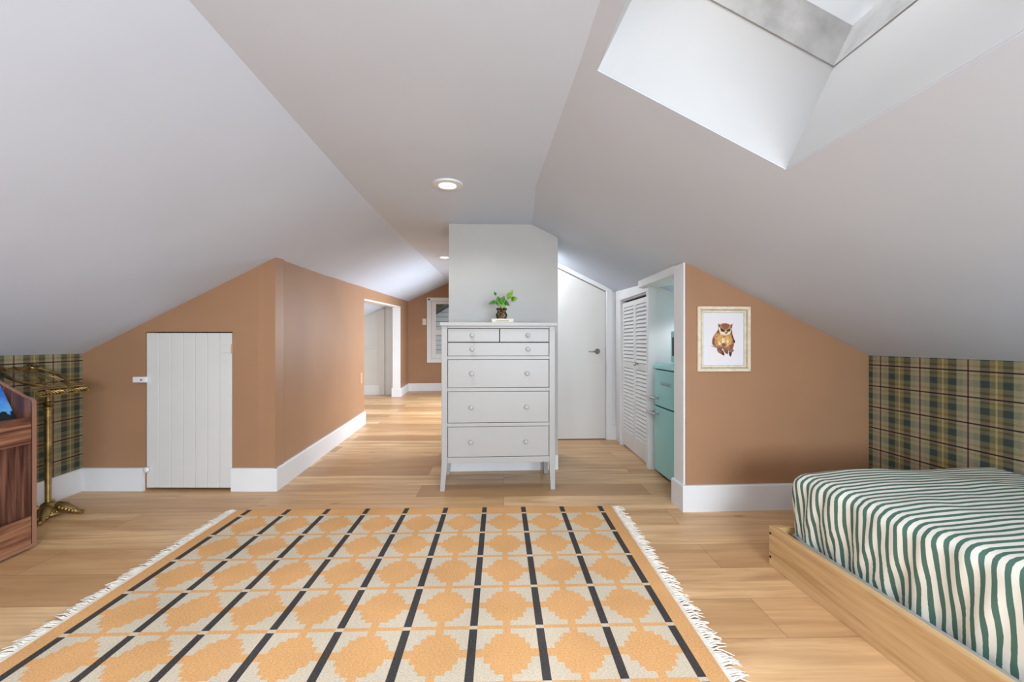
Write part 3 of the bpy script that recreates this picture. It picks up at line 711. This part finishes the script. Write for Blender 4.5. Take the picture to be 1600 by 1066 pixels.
# ------------------------------------------------------------------ owl picture
pc = thing('framed_picture', 'cream framed owl watercolour hanging on the brown wall', 'picture', (1.588, 2.79, 1.164))
S_ = .000727
def P(x, y, d): return (1.588+(x-404)*S_, 2.79-d, 1.164-(y-535)*S_)
def rectring(mb, x0, y0, x1, y1, w_, d0, d1):
    q = [(x0, y0), (x1, y0), (x1, y1), (x0, y1)]; qi = [(x0+w_, y0+w_), (x1-w_, y0+w_), (x1-w_, y1-w_), (x0+w_, y1-w_)]
    for i in range(4):
        j = (i+1) % 4; mb.prism([P(*q[i], d0), P(*q[j], d0), P(*qi[j], d0), P(*qi[i], d0)], (0, -(d1-d0), 0))
m = MB(); rectring(m, 152, 233, 656, 838, 28, .002, .022); rectring(m, 190, 271, 618, 800, 18, .002, .013); m.build('frame', M['cream_frame'], pc, bevel=.002)
m = MB(); rectring(m, 181, 262, 627, 809, 9, .002, .016); rectring(m, 206, 287, 602, 784, 4, .002, .010); m.build('inner_lip', paint('grey_gilt_lip', (178, 170, 148), .45, .1, .1, 40), pc)
MB().add([P(200, 281, .006), P(608, 281, .006), P(608, 790, .006), P(200, 790, .006), P(200, 281, .002), P(608, 281, .002), P(608, 790, .002), P(200, 790, .002)], [(0, 1, 2, 3), (4, 7, 6, 5), (0, 4, 5, 1), (1, 5, 6, 2), (2, 6, 7, 3), (3, 7, 4, 0)]).build('mat_board', M['mat_board'], pc)
m = MB(); m.prism([P(258, 335, .0065), P(548, 335, .0065), P(548, 755, .0065), P(258, 755, .0065)], (0, -.0006, 0)); pr = m.build('print', M['paper'], pc)
def wc(name, c, v=.3): return paint(name, c, .8, v, 0, 90)
OW = [wc('owl_tan', (176, 130, 90)), wc('owl_rust', (134, 84, 56)), wc('owl_cream', (228, 214, 182), .08), wc('owl_gold', (206, 158, 84), .2), wc('owl_dark', (66, 42, 32), .3), wc('owl_branch', (128, 112, 98), .2), wc('owl_pink', (196, 150, 130), .15)]
def spl(pts, n=6):
    out = []; N = len(pts)
    for i in range(N):
        p0, p1, p2, p3 = pts[i-1], pts[i], pts[(i+1) % N], pts[(i+2) % N]
        for k_ in range(n):
            t_ = k_/n; out.append(tuple(.5*(2*b_+(c_-a_)*t_+(2*a_-5*b_+4*c_-d_)*t_*t_+(3*b_-a_-3*c_+d_)*t_**3) for a_, b_, c_, d_ in zip(p0, p1, p2, p3)))
    return out
shapes = [
 (4, [(362, 628), (352, 645), (372, 668), (408, 690), (412, 672), (396, 640)], 1), (1, [(345, 618), (350, 655), (380, 672), (395, 650), (380, 618)], 1), (1, [(402, 628), (428, 672), (450, 668), (444, 636)], 1), (4, [(462, 640), (458, 680), (474, 700), (486, 660), (486, 640)], 1),
 (1, [(360, 392), (352, 450), (330, 480), (303, 520), (298, 560), (312, 595), (345, 622), (400, 628), (450, 642), (485, 640), (503, 600), (506, 540), (490, 490), (484, 440), (492, 396), (472, 404), (430, 388), (392, 390), (368, 402)], 0),
 (0, [(345, 480), (318, 510), (308, 555), (330, 598), (380, 610), (440, 622), (480, 618), (496, 575), (484, 515), (462, 482), (410, 500)], 1),
 (3, [(350, 505), (340, 550), (355, 590), (385, 580), (400, 520), (380, 500)], 1), (3, [(430, 510), (415, 560), (430, 600), (470, 590), (478, 540), (460, 505)], 1),
 (2, [(392, 530), (385, 560), (392, 590), (410, 575), (418, 548), (408, 528)], 1), (2, [(362, 560), (358, 578), (368, 590), (378, 576)], 1), (2, [(436, 545), (432, 565), (448, 575), (456, 552)], 1),
 (1, [(300, 530), (296, 575), (312, 600), (322, 560), (312, 520)], 1), (4, [(490, 500), (500, 530), (514, 556), (506, 575), (494, 540)], 1), (1, [(456, 600), (470, 632), (490, 630), (498, 590), (480, 585)], 1), (1, [(385, 585), (405, 605), (428, 590), (406, 572)], 1),
 (2, [(358, 425), (362, 462), (380, 492), (420, 502), (458, 492), (474, 462), (478, 432), (452, 448), (424, 458), (392, 444)], 1),
 (0, [(370, 404), (374, 424), (400, 442), (425, 456), (450, 444), (470, 424), (472, 408), (430, 392), (395, 392)], 1),
 (1, [(392, 398), (385, 420), (420, 448), (452, 425), (455, 402), (425, 392)], 1), (1, [(352, 392), (357, 420), (370, 404)], 0), (1, [(492, 394), (482, 424), (470, 406)], 0),
 (4, [(369, 432), (378, 462), (400, 470), (418, 466), (414, 455)], 0), (4, [(474, 436), (466, 460), (446, 468), (430, 466), (434, 456)], 0),
 (5, [(412, 476), (424, 488), (446, 476), (436, 468)], 1),
 (5, [(284, 598), (330, 608), (400, 606), (440, 624), (496, 634), (496, 650), (468, 660), (452, 644), (400, 618), (330, 616)], 1)]
for q, (mi, pts, sm) in enumerate(shapes):
    pp = spl(pts) if sm else pts
    MBo = MB() if q == 0 else MBo
    d0 = .0072+q*.00022
    MBo.prism([P(x, y, .0071) for x, y in pp], (0, -(q+1)*.00022, 0), mi)
MBo.build('owl_painting', OW, pr)

# ------------------------------------------------------------------ bed
BX0, BX1, BY1, BY0 = 1.440, 2.60, 2.10, .02
bd = thing('bed_frame', 'low light-oak platform bed frame along the plaid wall', 'bed frame', (2.0, 1.0, 0))
MB().box((BX0, BY0, 0), (BX0+.03, BY1, .20)).build('side_rail', M['oak_y'], bd, bevel=.002)
MB().box((BX1-.03, BY0, 0), (BX1, BY1, .20)).build('side_rail', M['oak_y'], bd, bevel=.002)
MB().box((BX0+.03, BY1-.03, 0), (BX1-.03, BY1, .20)).build('end_board', M['oak_x'], bd, bevel=.002)
MB().box((BX0+.03, BY0, 0), (BX1-.03, BY0+.03, .20)).build('end_board', M['oak_x'], bd, bevel=.002)
MB().box((BX0+.03, BY0+.03, .06), (BX1-.03, BY1-.03, .085)).build('deck', M['oak_x'], bd)
for z in (.045, .165): MB().lathe([(.006, 0), (.006, -.003), (.003, -.004)], (BX0, BY1-.012, z), 12, 'x').build('bolt', M['black'], bd)

mt = thing('mattress', 'thick twin mattress in a green and white striped fitted sheet', 'mattress', (2.05, 1.05, .087))
X0, X1, Y0, Y1, Z0, Z1 = 1.508, 2.585, .08, 2.035, .09, .512
def mat_mesh():
    rad = .055; NX, NY, NZ = 40, 130, 22; ids = {}; vs = []; uvs = []; fs = []
    def vert(i, j, k_):
        key = (i, j, k_)
        if key in ids: return ids[key]
        p = Vector((X0+(X1-X0)*i/NX, Y0+(Y1-Y0)*j/NY, Z0+(Z1-Z0)*k_/NZ))
        q = Vector((min(max(p.x, X0+rad), X1-rad), min(max(p.y, Y0+rad), Y1-rad), min(max(p.z, Z0+rad), Z1-rad)))
        d = p-q
        if d.length > 1e-6: r_ = q+d.normalized()*rad; nrm = d.normalized()
        else: r_ = p; nrm = Vector((0, 0, 1))
        hz = (p.z-Z0)/(Z1-Z0)
        # side bulge, gathers toward the bottom, soft puckers on the top edge
        if i in (0, NX) or j in (0, NY) or d.length > 1e-6:
            g_ = noise.noise(Vector((p.x*7, p.y*16+hz*1.6, hz*1.1)))*.021*(1.2-.5*hz)+noise.noise(Vector((p.x*20+5, p.y*42+hz*5, hz*2.5)))*.009*(1.3-hz)
            h_ = math.sin(hz*math.pi)*.012-(1-hz)**2*.032+noise.noise(Vector((p.x*9, p.y*24+hz*9, 4)))*.012*max(0, .75-hz)
            r_ = r_+Vector((nrm.x, nrm.y, 0))*(g_+h_)
        if hz > .8:
            fx = min(1, min(p.x-X0, X1-p.x)/.35); fy = min(1, min(p.y-Y0, Y1-p.y)/.3)
            r_.z += (hz-.8)*5*(.010*(fx*fy)+noise.noise(Vector((p.x*3, p.y*4, 2)))*.010+noise.noise(Vector((p.x*8, p.y*11, 7)))*.004)
            if p.x-X0 < .25: r_.z -= (hz-.8)*5*.012*(1-(p.x-X0)/.25)
        wob = noise.noise(Vector((p.x*2.2, p.y*1.3, p.z*3)))*.020+noise.noise(Vector((p.x*6, p.y*5, p.z*9+3)))*.011*(1.3-hz)
        ids[key] = len(vs); vs.append(tuple(r_)); uvs.append((p.y+wob+(1-hz)*.034*(p.x < X0+.01), hz)); return ids[key]
    for i in range(NX):
        for j in range(NY): fs.append((vert(i, j, NZ), vert(i+1, j, NZ), vert(i+1, j+1, NZ), vert(i, j+1, NZ))); fs.append((vert(i, j, 0), vert(i, j+1, 0), vert(i+1, j+1, 0), vert(i+1, j, 0)))
    for j in range(NY):
        for k_ in range(NZ): fs.append((vert(0, j, k_), vert(0, j, k_+1), vert(0, j+1, k_+1), vert(0, j+1, k_))); fs.append((vert(NX, j, k_), vert(NX, j+1, k_), vert(NX, j+1, k_+1), vert(NX, j, k_+1)))
    for i in range(NX):
        for k_ in range(NZ): fs.append((vert(i, 0, k_), vert(i+1, 0, k_), vert(i+1, 0, k_+1), vert(i, 0, k_+1))); fs.append((vert(i, NY, k_), vert(i, NY, k_+1), vert(i+1, NY, k_+1), vert(i+1, NY, k_)))
    return vs, fs, uvs
vs, fs, uvs = mat_mesh()
me = bpy.data.meshes.new('fitted_sheet'); me.from_pydata([tuple(Vector(v)-mt.location) for v in vs], [], fs); me.materials.append(M['sheet'])
ul = me.uv_layers.new(name='stripe')
for lp in me.loops: ul.data[lp.index].uv = uvs[lp.vertex_index]
me.polygons.foreach_set('use_smooth', [True]*len(me.polygons))
mo = bpy.data.objects.new('fitted_sheet', me); COL.objects.link(mo); mo.parent = mt
pts = [(1.492, Y0+.1, .184), (1.490, 1.0, .186), (1.492, Y1-.10, .188), (1.512, Y1-.02, .186), (1.58, Y1+.012, .180)]
MB().tube(pts, .008, 8).build('grey_piping', M['grey_binding'], mt, smooth=True)

# ------------------------------------------------------------------ rug
CW, RH = .2641, .2795; NC, NR = 9, 6
rg_ = thing('woven_rug', 'flat-woven ochre and cream rug with black lines and stepped diamonds', 'rug', (-1.613, 2.9475, 0), R(-1.5))
half = [(.060, .5), (.165, .32), (.275, .25), (.37, .165), (.6, .055)]
def colour(u, v):
    """u metres from first black line, v metres down from the top edge"""
    j = round(u/CW); du_ = abs(u-j*CW); black = du_ < .0135 and 0 <= j <= NC
    vv = v-.10; r_ = round(vv/RH); dv = vv-r_*RH; gap = abs(dv) < .014 and 0 <= r_ <= NR
    if black: return 1 if gap else 2
    if u < 0 or u > NC*CW: return 0
    if abs(dv) < .013 and 0 <= r_ <= NR: return 0
    if vv < 0 or vv > NR*RH: return 0
    cu_ = (u/CW) % 1-.5; cv_ = abs((vv/RH) % 1-.5)
    for lim, hw in half:
        if cv_ < lim: return 0 if abs(cu_) < hw else 1
    return 0
Z_ = .008; m = MB(); du_ = CW/34; dv_ = RH/28; U0, U1 = -.085, NC*CW+.085; V1 = .2+NR*RH
nU = int(round((U1-U0)/du_)); nV = int(round(V1/dv_))
for r_ in range(nV):
    v0, v1 = r_*V1/nV, (r_+1)*V1/nV; s0 = 0; cc = None
    for k_ in range(nU+1):
        c_ = colour(U0+(k_+.5)*(U1-U0)/nU, (v0+v1)/2) if k_ < nU else -1
        if c_ != cc:
            if cc is not None:
                ua, ub = U0+s0*(U1-U0)/nU, U0+k_*(U1-U0)/nU; jt = (random.random()-.5)*.003
                m.add([(ua, -v0, Z_), (ub, -v0, Z_), (ub, -v1, Z_), (ua, -v1, Z_)], [(0, 3, 2, 1)], cc)
            s0 = k_; cc = c_
m.add([(U0, 0, 0.0005), (U1, 0, 0.0005), (U1, -V1, 0.0005), (U0, -V1, 0.0005), (U0, 0, Z_-.0002), (U1, 0, Z_-.0002), (U1, -V1, Z_-.0002), (U0, -V1, Z_-.0002)], [(0, 1, 2, 3), (0, 1, 5, 4), (1, 2, 6, 5), (2, 3, 7, 6), (3, 0, 4, 7)], 0)
# keep face winding as authored
off0 = 0
o = m.build('woven_field', [M['rug_o'], M['rug_c'], M['rug_k']], rg_, local=True)
for side, ux in ((-1, U0), (1, U1)):
    m = MB(); v = 0.0; 
    m.box((ux-.002 if side > 0 else ux-.012, 0, .001), (ux+.012 if side > 0 else ux+.002, -V1, .0085))
    while v < V1:
        L = .045+random.random()*.03; a_ = random.uniform(-.5, .5)+.25*noise.noise(Vector((v*6, side, 0)))*2
        x0 = ux+side*.008; m.tube([(x0, -v, .005), (x0+side*L*.5, -v+a_*L*.4, .008+random.random()*.004), (x0+side*L, -v+a_*L, .003)], [.0028, .0030, .0014], 5); v += .0062
    m.build('fringe', M['fringe'], rg_, local=True, kind='stuff')

# ------------------------------------------------------------------ book rack at the left edge
SY1, SY0, SX1, SX0 = 2.497, 1.55, -2.52, -2.80
bs = thing('book_rack', 'low walnut book rack with sloping sides at the left edge', 'bookcase', (-2.66, 2.0, 0))
def side(y0):
    m = MB(); pr_ = []
    zt_ = .835
    pts = [(SX0, .02), (SX1, .02)]+[(SX1-.03+.03*math.cos(R(a_)), zt_-.03+.03*math.sin(R(a_))) for a_ in (0, 25, 50, 75)]+[(SX1-.05, zt_+.008), (SX0, .985)]
    m.prism([(x, y0, z) for x, z in pts], (0, .022, 0)); o = m.build('side_panel', M['walnut_z'], bs, bevel=.0015)
    m = MB(); pe = [(SX1+.0012, .02)]+[(SX1-.03+.0312*math.cos(R(a_)), zt_-.03+.0312*math.sin(R(a_))) for a_ in (0, 25, 50, 75)]+[(SX1-.05, zt_+.0095), (SX0, .9865)]
    for a_, b_ in zip(pe, pe[1:]): m.prism([(a_[0], y0, a_[1]), (b_[0], y0, b_[1]), (b_[0]-.001, y0, b_[1]-.002), (a_[0]-.002, y0, a_[1]-.001)], (0, .022, 0))
    m.build('edge_band', M['walnut_edge'], o)
side(SY1-.022); side(SY0)
ya, yb = SY0+.022, SY1-.022
MB().box((SX1-.022, ya, .585), (SX1-.004, yb, .732)).build('front_board', M['walnut_y'], bs, bevel=.001)
MB().box((SX1-.022, ya, .030), (SX1-.004, yb, .182)).build('front_board', M['walnut_y'], bs, bevel=.001)
MB().box((SX0, ya, .03), (SX1-.022, yb, .048)).build('shelf', M['walnut_y'], bs); MB().box((SX0, ya, .59), (SX1-.022, yb, .608)).build('shelf', M['walnut_y'], bs)
MB().box((SX0-.006, ya-.02, .02), (SX0, yb+.02, .96)).build('back_panel', M['walnut_z'], bs)
MB().box((SX1-.012, SY0, .012), (SX1+.001, SY1, .030)).build('bottom_rail', M['walnut_edge'], bs)
for y in (SY0+.06, SY1-.16): MB().box((SX0+.02, y, 0), (SX1-.02, y+.08, .022)).build('foot', M['black'], bs)
# blue picture book leaning back in the top tier
pbk = thing('picture_book', 'picture book with a blue sky cover leaning in the top of the rack', 'book', (-2.6, 2.2, .61))
Tb = Matrix.Translation((-2.545, 2.466, .6085)) @ Matrix.Rotation(R(-24), 4, 'Y') @ Matrix.Rotation(0, 4, 'Z')
def blue_mat():
    m = Mat('blue_sky_cover', .3); tc = m.n('ShaderNodeTexCoord'); sp = m.n('ShaderNodeSeparateXYZ'); m.l(tc.outputs['Generated'], sp.inputs[0])
    f = m.noise(m.coord((6, 6, 6)), 1.5, 4)
    c = m.ramp(sp.outputs[2], [(.0, (24, 60, 110)), (.45, (60, 150, 220)), (.7, (40, 120, 205)), (1, (36, 80, 180))])
    c = m.mix(m.math('MULTIPLY', m.ramp(f, [(.45, (0, 0, 0, 1)), (.7, (1, 1, 1, 1))]), .4), c, lin((150, 205, 240)))
    tr_ = m.math('LESS_THAN', m.math('ADD', sp.outputs[2], m.math('MULTIPLY', m.noise(m.coord((30, 30, 30)), 1, 3), -.28)), .36)
    m.base(m.mix(tr_, c, lin((20, 34, 40)))); return m.m
MB(Tb).box((0, -.42, .002), (.003, 0, .325)).build('front_cover', blue_mat(), pbk, bevel=.0008)
MB(Tb).box((-.013, -.42, .002), (-.010, 0, .325)).build('back_cover', M['black'], pbk)
MB(Tb).box((-.0098, -.415, .005), (-.0003, -.004, .32)).build('pages', M['pages'], pbk)

# ------------------------------------------------------------------ brass music stand
ms = thing('music_stand', 'ornate aged brass stand with a slanted lyre desk beside the plaid wall', 'music stand', (-2.90, 2.945, 0))
cx, cy = -2.90, 2.945
m = MB().lathe([(.012, .062), (.020, .075), (.016, .088), (.018, .60), (.017, .70), (.025, .705), (.025, .715), (.018, .722), (.025, .735), (.025, .745), (.014, .755), (.012, .80)], (cx, cy, 0), 16)
m.build('pole', M['brass'], ms, smooth='angle')
m = MB().lathe([(.088, .018), (.085, .030), (.070, .040), (.058, .055), (.040, .066), (.034, .080), (.022, .088), (.012, .094)], (cx, cy, 0), 28); 
for i in range(22):
    a_ = 2*math.pi*i/22; m.sphere((cx+.078*math.cos(a_), cy+.078*math.sin(a_), .034), .009, 8)
m.build('base', M['brass'], ms, smooth='angle')
for a_ in (R(8), R(128), R(248), R(-55)):
    m = MB(); c_, s_ = math.cos(a_), math.sin(a_)
    pts = [(.05, .060), (.09, .052), (.13, .030), (.160, .018), (.185, .014), (.205, .020)]
    m.tube([(cx+r_*c_, cy+r_*s_, z) for r_, z in pts], [.030, .032, .026, .018, .012, .009], 10)
    for k_ in range(5): rr = .075+k_*.018; m.sphere((cx+rr*c_-s_*.018, cy+rr*s_+c_*.018, .056-k_*.007), .017-.0012*k_, 8); m.sphere((cx+rr*c_+s_*.018, cy+rr*s_-c_*.018, .056-k_*.007), .017-.0012*k_, 8)
    m.sphere((cx+.185*c_, cy+.185*s_, .007), .012, 8, 0, (1.2, 1.2, .58))
    m.build('leg', M['brass'], ms, smooth='angle')
# desk plane: x back toward the wall, width along y
OA = Vector((-2.815, 2.94, .842)); BA = Vector((-3.045, 2.90, .975)); up_ = (BA-OA); wv = Vector((0, 1, 0))
def Dk(a_, b_, o_=0): return OA+wv*a_+up_*b_+up_.cross(wv).normalized()*o_
m = MB(); m.sphere((cx, cy, .81), .022, 12, 0, (1, 1, 1.3)); m.tube([(cx, cy, .80), Dk(-.02, .35, .0), Dk(0, .5, 0)], [.016, .012, .008], 10)
for k_ in range(4): a_ = -.03+k_*.02; m.tube([(cx, cy+a_*.5, .80), Dk(a_*1.5, .1, 0)], [.010, .006], 8)
m.build('tilt_bracket', M['brass_dark'], ms, smooth='angle')
m = MB(); hw = .165
m.prism([Dk(-hw, -.03, -.004), Dk(hw, -.03, -.004), Dk(hw, .10, -.004), Dk(-hw, .10, -.004)], (0, 0, .004))
n_ = 36
for off_ in (0, math.pi):
    m.tube([Dk(-hw+2*hw*i/n_, -.10+.04*math.sin(i*1.4+off_), .012+.010*math.cos(i*1.4+off_)) for i in range(n_+1)], .0065, 6)
m.tube([Dk(-hw, -.03), Dk(-hw, -.16, .02), Dk(hw, -.16, .02), Dk(hw, -.03)], .004, 6)
m.build('ledge', M['brass'], ms, smooth='angle')
m = MB()
for i in range(7):
    a_ = -.060+i*.020; m.tube([Dk(a_, .06), Dk(a_, .92)], .0022, 6)
m.build('string', M['brass'], ms)
for sg in (-1, 1):
    m = MB(); pts = []
    for i in range(17):
        t_ = i/16; pts.append(Dk(sg*(.03+.115*math.sin(t_*math.pi*.86)**.8+.0*t_), .02+.98*t_))
    m.tube(pts, [.010]*17, 8)
    pts = [Dk(sg*(.10+.030*math.cos(t_*.5)*(1-t_/18)), 1.0+.13*math.sin(t_*.5)*(1-t_/18)) for t_ in range(12)]
    m.tube(pts, .009, 7); m.build('lyre_arm', M['brass_dark'], ms, smooth='angle')
m = MB(); pts = [Dk(-.15+.30*i/30, .98+.04*math.cos(i*.9), .006*math.sin(i*.9)) for i in range(31)]; m.tube(pts, .009, 7)
m.tube([Dk(-.15, 1.0), Dk(-.20, 1.06), Dk(-.24, 1.0)], [.008, .006, .003], 7); 
for i in range(11): m.sphere(Dk(-.10+.02*i, 1.0, .006), .0085, 8)
m.build('top_rail', M['brass_dark'], ms, smooth='angle')
m = MB(); q0 = Dk(-.235, .93, .01)
pts = [q0+Vector((0, dy, dz)) for dy, dz in ((.018, 0), (.024, -.03), (.014, -.06), (0, -.085), (-.014, -.06), (-.024, -.03), (-.018, 0))]
m.tube(pts, .0035, 7); m.build('page_clip', M['fringe'], ms, smooth=True, label='pale looped page holder')
m = MB(); m.tube([Dk(-.11, -.05), Dk(hw+.0, -.10, .02)], .003, 6); m.tube([Dk(.03, .95), Dk(hw-.01, .02)], .0038, 6); m.build('brace', M['brass'], ms, smooth=True)
